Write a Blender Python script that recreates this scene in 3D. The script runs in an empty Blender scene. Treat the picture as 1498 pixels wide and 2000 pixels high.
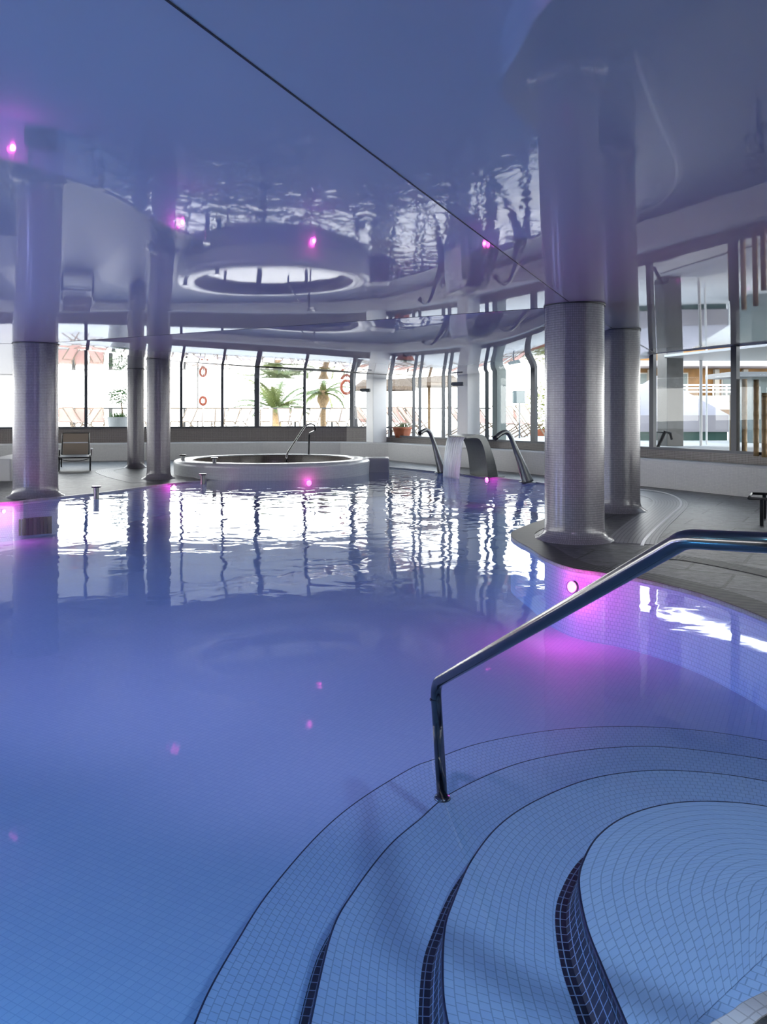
import bpy, bmesh, math, random
from mathutils import Vector, Matrix
from mathutils.geometry import tessellate_polygon
random.seed(7)
PI = math.pi
C = bpy.context.scene.collection
F = 1550.0; CX = 749.0; HY = 811.0; EYE = 1.38; H = 2.6
WATER = -0.025

# ------------------------------------------------------------------ helpers
def gp(px, py, z=0.0):
    d = F*(EYE-z)/(py-HY)
    return Vector(((px-CX)/F*d, d, z))
def at(px, py, d):
    return Vector(((px-CX)/F*d, d, EYE-(py-HY)/F*d))
def catmull(pts, n=8, closed=False):
    out = []; N = len(pts)
    rng = range(N) if closed else range(N-1)
    for i in rng:
        if closed: p0, p1, p2, p3 = pts[(i-1)%N], pts[i], pts[(i+1)%N], pts[(i+2)%N]
        else: p0, p1, p2, p3 = pts[max(i-1,0)], pts[i], pts[i+1], pts[min(i+2,N-1)]
        for k in range(n):
            t = k/n
            out.append(tuple(0.5*((2*p1[j]) + (-p0[j]+p2[j])*t + (2*p0[j]-5*p1[j]+4*p2[j]-p3[j])*t*t
                       + (-p0[j]+3*p1[j]-3*p2[j]+p3[j])*t**3) for j in range(len(p1))))
    if not closed: out.append(tuple(pts[-1]))
    return out

def obj(name, bm, mat, parent=None, smooth=False, loc=None):
    me = bpy.data.meshes.new(name)
    bmesh.ops.recalc_face_normals(bm, faces=bm.faces) if not getattr(bm, 'keepn', False) else None
    bm.to_mesh(me); bm.free()
    if smooth:
        for p in me.polygons: p.use_smooth = True
    o = bpy.data.objects.new(name, me); C.objects.link(o)
    if mat: me.materials.append(mat)
    if parent: o.parent = parent
    if loc: o.location = loc
    return o
def tag(o, label, cat, group=None, kind=None):
    o['label'] = label; o['category'] = cat
    if group: o['group'] = group
    if kind: o['kind'] = kind
    return o
def struct(o):
    o['kind'] = 'structure'; return o
def thing(name, label, cat, loc=(0,0,0), rz=0, group=None):
    o = bpy.data.objects.new(name, None); C.objects.link(o)
    o.empty_display_size = 0.2
    o.location = loc; o.rotation_euler = (0,0,rz)
    return tag(o, label, cat, group)
def copy_tree(o, parent=None):
    c = o.copy(); C.objects.link(c)
    if parent: c.parent = parent
    for ch in list(o.children): copy_tree(ch, c)
    return c

def BM(): return bmesh.new()
def box(bm, c, s, rz=0, M=None):
    m = Matrix.Translation(Vector(c)) @ Matrix.Rotation(rz,4,'Z') @ Matrix.Diagonal((s[0],s[1],s[2],1))
    if M: m = M @ m
    return bmesh.ops.create_cube(bm, size=1, matrix=m)['verts']
def bevel_all(bm, w, seg=2):
    bmesh.ops.bevel(bm, geom=list(bm.edges), offset=w, segments=seg, affect='EDGES', profile=0.6)
def tube(bm, pts, r, n=8, closed=False, caps=True):
    """round tube along points; r number or list"""
    pts = [Vector(p) for p in pts]; N = len(pts)
    rings = []; prev = None
    for i, p in enumerate(pts):
        if closed: t = pts[(i+1)%N]-pts[(i-1)%N]
        else: t = pts[min(i+1,N-1)]-pts[max(i-1,0)]
        t.normalize()
        if prev is None:
            a = Vector((0,0,1)) if abs(t.z) < 0.9 else Vector((1,0,0))
            u = t.cross(a).normalized()
        else:
            u = (prev - t*prev.dot(t)).normalized()
        prev = u; v = t.cross(u)
        rr = r[i] if isinstance(r,(list,tuple)) else r
        rings.append([bm.verts.new(p + (u*math.cos(2*PI*k/n)+v*math.sin(2*PI*k/n))*rr) for k in range(n)])
    M = N if closed else N-1
    for i in range(M):
        a, b = rings[i], rings[(i+1)%N]
        for k in range(n): bm.faces.new((a[k],a[(k+1)%n],b[(k+1)%n],b[k]))
    if caps and not closed:
        bm.faces.new(rings[0][::-1]); bm.faces.new(rings[-1])
def bend(pts, r=0.06, n=5):
    """fillet a polyline"""
    pts = [Vector(p) for p in pts]; out = [pts[0]]
    for i in range(1,len(pts)-1):
        p = pts[i]; a = (pts[i-1]-p); b = (pts[i+1]-p)
        ra = min(r, a.length*0.45, b.length*0.45)
        A = p+a.normalized()*ra; B = p+b.normalized()*ra
        for k in range(n+1):
            t = k/n
            out.append(A*(1-t)**2 + p*2*t*(1-t) + B*t*t)
    out.append(pts[-1]); return out
def lathe(bm, prof, n=32, c=(0,0,0), cap=False):
    uvl = bm.loops.layers.uv.verify()
    rings = []
    for r, z in prof:
        rings.append([bm.verts.new((c[0]+r*math.cos(2*PI*k/n), c[1]+r*math.sin(2*PI*k/n), c[2]+z)) for k in range(n)])
    acc = 0; R0 = max(r for r,_ in prof)
    for i in range(len(prof)-1):
        L = math.hypot(prof[i+1][0]-prof[i][0], prof[i+1][1]-prof[i][1])
        for k in range(n):
            f = bm.faces.new((rings[i][k],rings[i][(k+1)%n],rings[i+1][(k+1)%n],rings[i+1][k]))
            us = (2*PI*k/n*R0, 2*PI*(k+1)/n*R0, 2*PI*(k+1)/n*R0, 2*PI*k/n*R0); vs = (acc,acc,acc+L,acc+L)
            for l, u, v in zip(f.loops, us, vs): l[uvl].uv = (u, v)
        acc += L
    if cap:
        bm.faces.new(rings[0][::-1]); bm.faces.new(rings[-1])
def prism(bm, pts, z0, z1):
    b = [bm.verts.new((p[0],p[1],z0)) for p in pts]; t = [bm.verts.new((p[0],p[1],z1)) for p in pts]
    bm.faces.new(b[::-1]); bm.faces.new(t)
    n = len(pts)
    for i in range(n): bm.faces.new((b[i],b[(i+1)%n],t[(i+1)%n],t[i]))
def sheet(bm, outer, holes, z):
    loops = [[Vector((p[0],p[1],z)) for p in l] for l in [outer]+holes]
    flat = [v for l in loops for v in l]
    vs = [bm.verts.new(v) for v in flat]
    for t in tessellate_polygon(loops):
        try: bm.faces.new([vs[i] for i in t])
        except ValueError: pass
def ribbon(bm, pts, w, z0, z1, side=0):
    """band of width w along a plan polyline; side -1/0/1 puts it right / centred / left"""
    P = [Vector((p[0],p[1])) for p in pts]; N = len(P); A = []; B = []
    for i in range(N):
        t = (P[min(i+1,N-1)]-P[max(i-1,0)]).normalized(); nn = Vector((-t.y,t.x))
        lo, hi = {0:(-w/2,w/2), 1:(0,w), -1:(-w,0)}[side]
        A.append(P[i]+nn*lo); B.append(P[i]+nn*hi)
    uvl = bm.loops.layers.uv.verify(); acc = 0
    va0=[bm.verts.new((p.x,p.y,z0)) for p in A]; vb0=[bm.verts.new((p.x,p.y,z0)) for p in B]
    va=[bm.verts.new((p.x,p.y,z1)) for p in A]; vb=[bm.verts.new((p.x,p.y,z1)) for p in B]
    for i in range(N-1):
        L = (P[i+1]-P[i]).length
        f = bm.faces.new((va[i],va[i+1],vb[i+1],vb[i]))
        for l,(u,v) in zip(f.loops, ((acc,0),(acc+L,0),(acc+L,w),(acc,w))): l[uvl].uv=(u,v)
        bm.faces.new((va0[i],va0[i+1],va[i+1],va[i])); bm.faces.new((vb0[i+1],vb0[i],vb[i],vb[i+1]))
        bm.faces.new((va0[i+1],va0[i],vb0[i],vb0[i+1]))
        acc += L
    bm.faces.new((va0[0],va[0],vb[0],vb0[0])); bm.faces.new((va0[-1],vb0[-1],vb[-1],va[-1]))
def wallstrip(bm, pts, z0, z1, closed=False):
    """vertical sheet along a plan polyline with uv in metres"""
    uvl = bm.loops.layers.uv.verify(); acc = 0; N = len(pts)
    for i in range(N if closed else N-1):
        a, b = Vector(pts[i][:2]), Vector(pts[(i+1)%N][:2]); L = (b-a).length
        v = [bm.verts.new((a.x,a.y,z0)),bm.verts.new((b.x,b.y,z0)),bm.verts.new((b.x,b.y,z1)),bm.verts.new((a.x,a.y,z1))]
        f = bm.faces.new(v)
        for l,(s,t) in zip(f.loops, ((acc,z0),(acc+L,z0),(acc+L,z1),(acc,z1))): l[uvl].uv=(s,t)
        acc += L
    bmesh.ops.remove_doubles(bm, verts=bm.verts, dist=1e-5)

# ------------------------------------------------------------------ materials
def nt(name):
    m = bpy.data.materials.new(name); m.use_nodes = True
    t = m.node_tree; t.nodes.clear()
    o = t.nodes.new('ShaderNodeOutputMaterial')
    return m, t, o
def N_(t, typ, **kw):
    n = t.nodes.new(typ)
    for k, v in kw.items():
        if k.startswith('i_'):
            n.inputs[k[2:].replace('_',' ')].default_value = v
        else: setattr(n, k, v)
    return n
def col(c): return (c[0],c[1],c[2],1.0)
def principled(name, c, rough=0.5, metal=0.0, ior=1.5, noise=0.0, nscale=8.0, bump=0.0):
    m, t, o = nt(name)
    b = N_(t,'ShaderNodeBsdfPrincipled'); t.links.new(b.outputs[0], o.inputs[0])
    b.inputs['Base Color'].default_value = col(c); b.inputs['Roughness'].default_value = rough
    b.inputs['Metallic'].default_value = metal; b.inputs['IOR'].default_value = ior
    if noise or bump:
        tc = N_(t,'ShaderNodeTexCoord'); nz = N_(t,'ShaderNodeTexNoise'); nz.inputs['Scale'].default_value = nscale; nz.inputs['Detail'].default_value = 4
        t.links.new(tc.outputs['Object'], nz.inputs['Vector'])
        if noise:
            r = N_(t,'ShaderNodeValToRGB')
            r.color_ramp.elements[0].position = 0.3; r.color_ramp.elements[1].position = 0.7
            r.color_ramp.elements[0].color = col([max(0,x*(1-noise)) for x in c]); r.color_ramp.elements[1].color = col([min(1,x*(1+noise)) for x in c])
            t.links.new(nz.outputs['Fac'], r.inputs[0]); t.links.new(r.outputs[0], b.inputs['Base Color'])
        if bump:
            bp = N_(t,'ShaderNodeBump'); bp.inputs['Strength'].default_value = bump; bp.inputs['Distance'].default_value = 0.01
            t.links.new(nz.outputs['Fac'], bp.inputs['Height']); t.links.new(bp.outputs[0], b.inputs['Normal'])
    return m
def tiles(name, c1, c2, grout, w, h=None, mortar=0.002, rough=0.25, coord='uv', bump=0.4, offset=0.0, ior=1.5, rot=0.0, slate=0.0):
    m, t, o = nt(name); h = h or w
    b = N_(t,'ShaderNodeBsdfPrincipled'); t.links.new(b.outputs[0], o.inputs[0])
    b.inputs['Roughness'].default_value = rough; b.inputs['IOR'].default_value = ior
    if coord == 'uv':
        u = N_(t,'ShaderNodeUVMap'); vec = u.outputs[0]
    else:
        g = N_(t,'ShaderNodeNewGeometry'); vec = g.outputs['Position']
        if rot:
            vr = N_(t,'ShaderNodeVectorRotate', rotation_type='Z_AXIS'); vr.inputs['Angle'].default_value = rot
            t.links.new(vec, vr.inputs['Vector']); vec = vr.outputs[0]
    br = N_(t,'ShaderNodeTexBrick', offset=offset, offset_frequency=2, squash=1.0)
    br.inputs['Scale'].default_value = 1; br.inputs['Brick Width'].default_value = w; br.inputs['Row Height'].default_value = h
    br.inputs['Mortar Size'].default_value = mortar; br.inputs['Mortar Smooth'].default_value = 0.1
    br.inputs['Color1'].default_value = col(c1); br.inputs['Color2'].default_value = col(c2); br.inputs['Mortar'].default_value = col(grout)
    t.links.new(vec, br.inputs['Vector'])
    t.links.new(br.outputs['Color'], b.inputs['Base Color'])
    bp = N_(t,'ShaderNodeBump'); bp.inputs['Strength'].default_value = bump; bp.inputs['Distance'].default_value = 0.002
    inv = N_(t,'ShaderNodeMath', operation='SUBTRACT'); inv.inputs[0].default_value = 1.0
    t.links.new(br.outputs['Fac'], inv.inputs[1])
    hsrc = inv.outputs[0]
    if slate:
        nz = N_(t,'ShaderNodeTexNoise'); nz.inputs['Scale'].default_value = 9; nz.inputs['Detail'].default_value = 8; nz.inputs['Roughness'].default_value = 0.65
        t.links.new(vec, nz.inputs['Vector'])
        ad = N_(t,'ShaderNodeMath', operation='MULTIPLY_ADD'); ad.inputs[1].default_value = slate
        t.links.new(nz.outputs['Fac'], ad.inputs[0]); t.links.new(inv.outputs[0], ad.inputs[2]); hsrc = ad.outputs[0]
        bp.inputs['Distance'].default_value = 0.012
        rr = N_(t,'ShaderNodeMapRange'); rr.inputs['From Min'].default_value = 0.35; rr.inputs['From Max'].default_value = 0.65; rr.inputs['To Min'].default_value = 0.45; rr.inputs['To Max'].default_value = 1.7
        mm = N_(t,'ShaderNodeVectorMath', operation='SCALE'); t.links.new(nz.outputs['Fac'], rr.inputs['Value'])
        t.links.new(br.outputs['Color'], mm.inputs[0]); t.links.new(rr.outputs[0], mm.inputs['Scale']); t.links.new(mm.outputs[0], b.inputs['Base Color'])
    t.links.new(hsrc, bp.inputs['Height']); t.links.new(bp.outputs[0], b.inputs['Normal'])
    return m
def fresnel2(t, ior):
    g = N_(t,'ShaderNodeNewGeometry'); f = N_(t,'ShaderNodeFresnel')
    a = N_(t,'ShaderNodeMath', operation='MULTIPLY_ADD'); a.inputs[1].default_value = 1/ior-ior; a.inputs[2].default_value = ior
    t.links.new(g.outputs['Backfacing'], a.inputs[0]); t.links.new(a.outputs[0], f.inputs['IOR']); return f
def emis(name, c, s):
    m, t, o = nt(name); e = N_(t,'ShaderNodeEmission'); e.inputs[0].default_value = col(c); e.inputs[1].default_value = s
    t.links.new(e.outputs[0], o.inputs[0]); return m
def glassmat(name, tint=(0.93,0.97,0.96), ior=1.45):
    m, t, o = nt(name)
    tr = N_(t,'ShaderNodeBsdfTransparent'); tr.inputs[0].default_value = col(tint)
    gl = N_(t,'ShaderNodeBsdfGlossy'); gl.inputs['Roughness'].default_value = 0.0
    fr = fresnel2(t, ior)
    mx = N_(t,'ShaderNodeMixShader')
    t.links.new(fr.outputs[0], mx.inputs[0]); t.links.new(tr.outputs[0], mx.inputs[1]); t.links.new(gl.outputs[0], mx.inputs[2])
    t.links.new(mx.outputs[0], o.inputs[0]); return m
def watermat(name):
    m, t, o = nt(name)
    g = N_(t,'ShaderNodeNewGeometry')
    # ripples: strong round the cascade, dying out toward the steps
    ds = N_(t,'ShaderNodeVectorMath', operation='DISTANCE'); ds.inputs[1].default_value = (1.2, 18.0, 0)
    t.links.new(g.outputs['Position'], ds.inputs[0])
    mr = N_(t,'ShaderNodeMapRange', interpolation_type='SMOOTHSTEP')
    mr.inputs['From Min'].default_value = 0.5; mr.inputs['From Max'].default_value = 15.0
    mr.inputs['To Min'].default_value = RIP[0]; mr.inputs['To Max'].default_value = RIP[1]
    t.links.new(ds.outputs['Value'], mr.inputs['Value'])
    n1 = N_(t,'ShaderNodeTexNoise'); n1.inputs['Scale'].default_value = 2.2; n1.inputs['Detail'].default_value = 2.5; n1.inputs['Distortion'].default_value = 0.5
    t.links.new(g.outputs['Position'], n1.inputs['Vector'])
    bp = N_(t,'ShaderNodeBump'); bp.inputs['Distance'].default_value = 0.045
    t.links.new(mr.outputs[0], bp.inputs['Strength']); t.links.new(n1.outputs['Fac'], bp.inputs['Height'])
    tr = N_(t,'ShaderNodeBsdfTransparent'); tr.inputs[0].default_value = (0.80,0.87,0.98,1)
    gl = N_(t,'ShaderNodeBsdfGlossy'); gl.inputs['Roughness'].default_value = 0.03
    fr = fresnel2(t, 1.42)
    mx = N_(t,'ShaderNodeMixShader')
    t.links.new(bp.outputs[0], gl.inputs['Normal']); t.links.new(bp.outputs[0], fr.inputs['Normal'])
    t.links.new(fr.outputs[0], mx.inputs[0]); t.links.new(tr.outputs[0], mx.inputs[1]); t.links.new(gl.outputs[0], mx.inputs[2])
    t.links.new(mx.outputs[0], o.inputs[0])
    va = N_(t,'ShaderNodeVolumeAbsorption'); va.inputs['Color'].default_value = (0.20,0.60,0.95,1); va.inputs['Density'].default_value = ABSORB
    t.links.new(va.outputs[0], o.inputs['Volume'])
    return m
RIP = (0.45, 0.025); ABSORB = 0.12

M = {}
M['water'] = watermat('pool water')
M['ceil'] = principled('stretched glossy ceiling', (0.64,0.61,0.63), 0.025, ior=1.95)
M['seam'] = principled('black seam', (0.015,0.015,0.02), 0.5)
M['column'] = tiles('column mosaic', (0.225,0.215,0.24), (0.19,0.18,0.205), (0.11,0.105,0.12), 0.026, mortar=0.0022, rough=0.22, bump=0.8)
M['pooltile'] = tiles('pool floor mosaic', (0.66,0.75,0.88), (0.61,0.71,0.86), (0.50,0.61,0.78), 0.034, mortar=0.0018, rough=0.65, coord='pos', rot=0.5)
M['pooltile_uv'] = tiles('pool step mosaic', (0.66,0.77,0.90), (0.60,0.72,0.88), (0.40,0.50,0.64), 0.034, mortar=0.002, rough=0.6, offset=0.5)
M['navy'] = tiles('navy riser mosaic', (0.004,0.006,0.016), (0.006,0.009,0.022), (0.32,0.42,0.55), 0.036, mortar=0.0018, rough=0.4)
M['navytrim'] = principled('navy edge trim', (0.012,0.018,0.05), 0.4)
M['benchtile'] = tiles('pale bench mosaic', (0.68,0.68,0.68), (0.62,0.62,0.63), (0.5,0.5,0.51), 0.026, mortar=0.002, rough=0.35)
M['darktile'] = tiles('dark brown mosaic', (0.075,0.06,0.055), (0.11,0.09,0.08), (0.30,0.28,0.28), 0.03, mortar=0.003, rough=0.3)
M['slate'] = tiles('dark slate paving', (0.055,0.058,0.064), (0.10,0.103,0.11), (0.01,0.01,0.011), 1.0, 0.62, mortar=0.014, rough=0.38, coord='pos', rot=0.55, bump=1.0, offset=0.4, slate=1.4)
M['grate'] = tiles('ribbed drain grating', (0.10,0.097,0.092), (0.085,0.082,0.08), (0.008,0.008,0.008), 0.042, 0.8, mortar=0.012, rough=0.5, bump=1.0)
M['band'] = tiles('pale ribbed channel cover', (0.30,0.30,0.31), (0.27,0.27,0.28), (0.14,0.14,0.15), 0.8, 0.045, mortar=0.006, rough=0.4, bump=1.0)
M['white_line'] = principled('white edge strip', (0.75,0.75,0.76), 0.3)
M['coping'] = tiles('coping mosaic', (0.62,0.60,0.64), (0.56,0.54,0.6), (0.4,0.38,0.42), 0.034, mortar=0.002, rough=0.3)
M['steel'] = principled('brushed stainless steel', (0.14,0.135,0.14), 0.18, 1.0, noise=0.05, nscale=30)
M['darksteel'] = principled('satin grey steel', (0.15,0.157,0.16), 0.38, 0.9, noise=0.06, nscale=20)
M['frame'] = principled('anodised dark frame', (0.07,0.075,0.085), 0.4, 0.3)
M['glass'] = glassmat('window glass')
M['white'] = principled('white painted wall', (0.72,0.72,0.73), 0.6, noise=0.02, nscale=3)
M['pillar'] = principled('white painted pillar', (0.85,0.85,0.85), 0.5, noise=0.02, nscale=3)
M['darkpillar'] = principled('dark stone pillar', (0.05,0.055,0.06), 0.35, noise=0.2, nscale=6)
M['black'] = principled('black metal', (0.02,0.02,0.022), 0.35, 0.4)
M['sling'] = principled('tan mesh sling', (0.33,0.27,0.22), 0.8, noise=0.12, nscale=120)
M['padgrey'] = principled('light grey mesh', (0.60,0.62,0.66), 0.6, noise=0.08, nscale=120)
M['pinksling'] = principled('faded coral canvas', (0.575,0.321,0.253), 0.8, noise=0.1, nscale=30)
M['palesling'] = principled('glare washed canvas', (0.62,0.52,0.48), 0.8, noise=0.06, nscale=30)  # sea-row slings: overexposed glare put into the canvas colour
M['palewood'] = principled('pale timber', (0.27,0.198,0.132), 0.6, noise=0.2, nscale=12)
M['ground'] = principled('sunlit terrace paving', (0.527,0.493,0.451), 0.8, noise=0.08, nscale=1.5)
M['gravel'] = principled('white gravel', (0.4,0.4,0.4), 0.9, noise=0.15, nscale=60, bump=0.6)
M['leaf'] = principled('green leaves', (0.07,0.14,0.035), 0.5, noise=0.35, nscale=5)
M['palm'] = principled('palm fronds', (0.128,0.16,0.051), 0.5, noise=0.25, nscale=3)
M['trunk'] = principled('palm trunk fibre', (0.198,0.132,0.072), 0.9, noise=0.4, nscale=14, bump=0.6)
M['terracotta'] = principled('terracotta', (0.33,0.096,0.042), 0.7, noise=0.12, nscale=8)
M['pot'] = principled('white ribbed planter', (0.288,0.296,0.296), 0.6, noise=0.04, nscale=6)
M['rail_out'] = principled('weathered railing', (0.062,0.058,0.052), 0.6)
M['whitemetal'] = principled('white enamel metal', (0.68,0.68,0.68), 0.35)
M['orange'] = principled('orange rescue ring', (0.22,0.04,0.012), 0.5)
M['thatch'] = principled('grey straw thatch', (0.149,0.108,0.077), 0.95, noise=0.45, nscale=25, bump=0.8)
M['canvas'] = principled('pale pink canvas', (0.355,0.319,0.337), 0.85, noise=0.06, nscale=2)
M['greenpanel'] = principled('green tinted panel', (0.04,0.088,0.072), 0.3, noise=0.2, nscale=2)
M['wood_orange'] = principled('orange timber cladding', (0.248,0.12,0.028), 0.6, noise=0.2, nscale=3)
M['cream'] = principled('cream render', (0.416,0.395,0.354), 0.8)
M['bamboo'] = principled('bamboo', (0.3,0.198,0.09), 0.45, noise=0.25, nscale=9)
M['speaker'] = principled('grey speaker housing', (0.10,0.11,0.12), 0.5)
M['greypanel'] = principled('grey green panel', (0.125,0.16,0.16), 0.5)
M['led'] = emis('magenta lamp', (1.0,0.05,0.5), 30.0)
M['bluelens'] = emis('blue fill lamp', (0.28,0.56,1.0), 10.0)
M['jacuzzi'] = tiles('grey rim mosaic', (0.50,0.53,0.54), (0.46,0.48,0.50), (0.3,0.31,0.33), 0.026, mortar=0.002, rough=0.25)
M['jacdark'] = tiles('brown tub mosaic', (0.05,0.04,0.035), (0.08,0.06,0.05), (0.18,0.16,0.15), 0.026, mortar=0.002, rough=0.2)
M['blind'] = None
def blindmat():
    m, t, o = nt('white roller blind')
    d = N_(t,'ShaderNodeBsdfDiffuse'); d.inputs[0].default_value = (0.8,0.8,0.8,1)
    tl = N_(t,'ShaderNodeBsdfTranslucent'); tl.inputs[0].default_value = (0.8,0.8,0.8,1)
    mx = N_(t,'ShaderNodeMixShader'); mx.inputs[0].default_value = 0.35
    t.links.new(d.outputs[0], mx.inputs[1]); t.links.new(tl.outputs[0], mx.inputs[2]); t.links.new(mx.outputs[0], o.inputs[0]); return m
M['blind'] = blindmat()
def fallmat():
    m, t, o = nt('falling water')
    u = N_(t,'ShaderNodeUVMap'); mp = N_(t,'ShaderNodeMapping'); mp.inputs['Scale'].default_value = (38, 1.6, 1)
    t.links.new(u.outputs[0], mp.inputs['Vector'])
    n = N_(t,'ShaderNodeTexNoise'); n.inputs['Scale'].default_value = 1; n.inputs['Detail'].default_value = 3; n.inputs['Distortion'].default_value = 0.4
    t.links.new(mp.outputs[0], n.inputs['Vector'])
    r = N_(t,'ShaderNodeValToRGB'); r.color_ramp.elements[0].position = 0.42; r.color_ramp.elements[1].position = 0.62
    r.color_ramp.elements[0].color = (0.6,0.6,0.6,1); r.color_ramp.elements[1].color = (0.95,0.95,0.95,1)
    t.links.new(n.outputs['Fac'], r.inputs[0])
    tr = N_(t,'ShaderNodeBsdfTransparent'); tr.inputs[0].default_value = (0.85,0.92,0.95,1)
    p = N_(t,'ShaderNodeBsdfPrincipled'); p.inputs['Base Color'].default_value = (0.85,0.88,0.9,1); p.inputs['Roughness'].default_value = 0.15
    p.inputs['Subsurface Weight'].default_value = 0.0
    tl = N_(t,'ShaderNodeBsdfTranslucent'); tl.inputs[0].default_value = (0.9,0.95,0.97,1)
    m2 = N_(t,'ShaderNodeMixShader'); m2.inputs[0].default_value = 0.55
    t.links.new(p.outputs[0], m2.inputs[1]); t.links.new(tl.outputs[0], m2.inputs[2])
    mx = N_(t,'ShaderNodeMixShader'); t.links.new(r.outputs[0], mx.inputs[0]); t.links.new(tr.outputs[0], mx.inputs[1]); t.links.new(m2.outputs[0], mx.inputs[2])
    bp = N_(t,'ShaderNodeBump'); bp.inputs['Strength'].default_value = 0.6; bp.inputs['Distance'].default_value = 0.02
    t.links.new(n.outputs['Fac'], bp.inputs['Height']); t.links.new(bp.outputs[0], p.inputs['Normal'])
    t.links.new(mx.outputs[0], o.inputs[0]); return m
M['fall'] = fallmat()

# ------------------------------------------------------------------ plan of the place
POOL_PTS = [(-6.05,12.5),(-5.71,13.02),(-5.0,14.2),(-4.55,15.5),(-4.15,16.35),(-3.75,16.85),(-4.2,17.9),(-3.6,20.0),(-2.2,21.2),(-0.6,21.5),
    (0.04,21.3),(1.32,19.45),(2.42,17.75),(3.22,16.2),(3.62,14.6),(3.3,12.6),(2.62,11.3),(2.15,10.55),(1.62,9.6),(1.45,9.0),(1.52,8.2),(1.56,7.65),
    (1.72,7.12),(2.1,6.77),(2.40,6.25),(2.54,5.73),(2.60,5.25),(2.60,4.5),(2.45,3.6),(2.2,2.85),(1.6,2.2),(0.92,1.90),(0.745,1.80),(0.2,1.52),(-1.5,1.3),(-5,1.6),(-8.2,4.0),(-9.3,8.0),(-8.0,10.9)]
POOL = catmull(POOL_PTS, 6, True)
BENCH = [(-15.5,21.9),(-9.8,23.55),(-3.85,25.35),(-1.37,25.2),(0.14,24.45),(3.72,18.2),(5.0,15.55),(6.35,12.95),(9.1,7.4),(10.4,2),(10.4,-5)]
WALLP = [(-15.5,22.6),(-4.15,25.95),(-1.2,25.8),(0.3,25.0),(4.1,18.45),(5.4,15.75),(6.8,13.0),(9.6,7.5),(11,2),(11,-5)]
ROOM = WALLP + [(-15.5,-5)]

# ------------------------------------------------------------------ ceiling
cA = (2.13,8.86); cB = (3.38,11.5); cL1 = (-5.94,13.55)
def d_s2(x):
    if x > cA[0]: return cA[1] + (x-cA[0])*2.11
    if x < cL1[0]: return cL1[1] - (cL1[0]-x)*0.25*0 
    return cA[1] + (cA[0]-x)*(4.69/8.07)
SS = [(-5.94,13.55),(-4.62,18.0),(-3.2,19.8),(0.16,22.6),(1.55,22.82)]
WR = [(1.55,22.82),(4.1,18.45),(5.4,15.75)]
def d_far(x):
    P = SS + WR[1:]
    for a, b in zip(P, P[1:]):
        if a[0] <= x <= b[0]: return a[1]+(x-a[0])/(b[0]-a[0])*(b[1]-a[1])
    return P[-1][1] if x > P[-1][0] else P[0][1]
def sst(a, b, v):
    t = max(0,min(1,(v-a)/(b-a))); return t*t*(3-2*t)
S1a = Vector((-0.69,2.33)); S1d = (Vector(cA)-S1a).normalized(); S1n = Vector((-S1d.y,S1d.x))
def base(y): return H + 0.006*max(0.0,9-y)
def zP(x, y):
    s = (Vector((x,y))-S1a).dot(S1n); s = max(0,min(4,s))
    v = sst(2.3,6.8,d_s2(x)-y)
    return base(y) + 0.024*s*(1-s/8)*v
def zQ(x, y):
    s = -(Vector((x,y))-S1a).dot(S1n); s = max(0,min(2,s))
    return base(y) + 0.030*s*(1-s/4)
def zR(x, y):
    a = d_s2(x); L = max(0.01,d_far(x)-a); u = max(0,min(L,y-a))
    return H - 0.0062*u*(L-u) - 0.08*sst(-2,1.5,x)*(u/L)**2
def zT(x, y):
    u = max(0,y-d_far(x)) if x > -5.9 else 0
    return H - 0.09*sst(-5.5,1.5,x)
def panel(name, poly, zf, step=0.35):
    """ceiling membrane: a polygon cut into a grid, then lifted to its height"""
    bm = BM(); sheet(bm, poly, [], 0)
    xs = [p[0] for p in poly]; ys = [p[1] for p in poly]
    for axis, lo, hi in ((0,min(xs),max(xs)),(1,min(ys),max(ys))):
        v = lo+step
        while v < hi:
            no = (1,0,0) if axis == 0 else (0,1,0); co = (v,0,0) if axis == 0 else (0,v,0)
            bmesh.ops.bisect_plane(bm, geom=list(bm.verts)+list(bm.edges)+list(bm.faces), plane_co=co, plane_no=no); v += step
    for v in bm.verts: v.co.z = zf(v.co.x, v.co.y)
    o = obj(name, bm, M['ceil'], smooth=True); struct(o); return o
sN = S1a - S1d*6.5
panel('ceiling', [cA,(-1.9,11.2),cL1,(-15.5,13.55),(-15.5,-5),(-3.87,-5),tuple(sN)] if False else [cA,cL1,(-15.5,13.55),(-15.5,-5),(S1a.x-S1d.x*(7.33/S1d.y),-5)], zP)
panel('ceiling', [cA,(S1a.x-S1d.x*(7.33/S1d.y),-5),(11,-5),(11,2),(9.6,7.5),(6.8,13.0),(5.4,15.75),cB], zQ)
panel('ceiling', [cL1]+[cA,cB]+[(5.4,15.75),(4.1,18.45)]+SS[::-1][:-1], zR)
panel('ceiling', [(-15.5,13.55)]+SS+[(0.3,25.0),(-1.2,25.8),(-4.15,25.95),(-15.5,22.6)], zT)
def seam(name, a, b, zf, w=0.008):
    bm = BM(); n = 40; A = Vector(a); B = Vector(b); t = (B-A).normalized(); nn = Vector((-t.y,t.x))*w/2
    L=[];R=[];L2=[];R2=[]
    for i in range(n+1):
        p = A+(B-A)*i/n; z = zf(p.x,p.y)
        for lst, q, zz in ((L,p+nn,z-0.003),(R,p-nn,z-0.003),(L2,p+nn,z+0.012),(R2,p-nn,z+0.012)):
            lst.append(bm.verts.new((q.x,q.y,zz)))
    for i in range(n):
        bm.faces.new((L[i],L[i+1],R[i+1],R[i])); bm.faces.new((L[i],L2[i],L2[i+1],L[i+1])); bm.faces.new((R[i],R[i+1],R2[i+1],R2[i]))
    struct(obj(name, bm, M['seam']))
seam('trim_1', (S1a.x-S1d.x*(7.33/S1d.y),-5), cA, zP)
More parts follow.
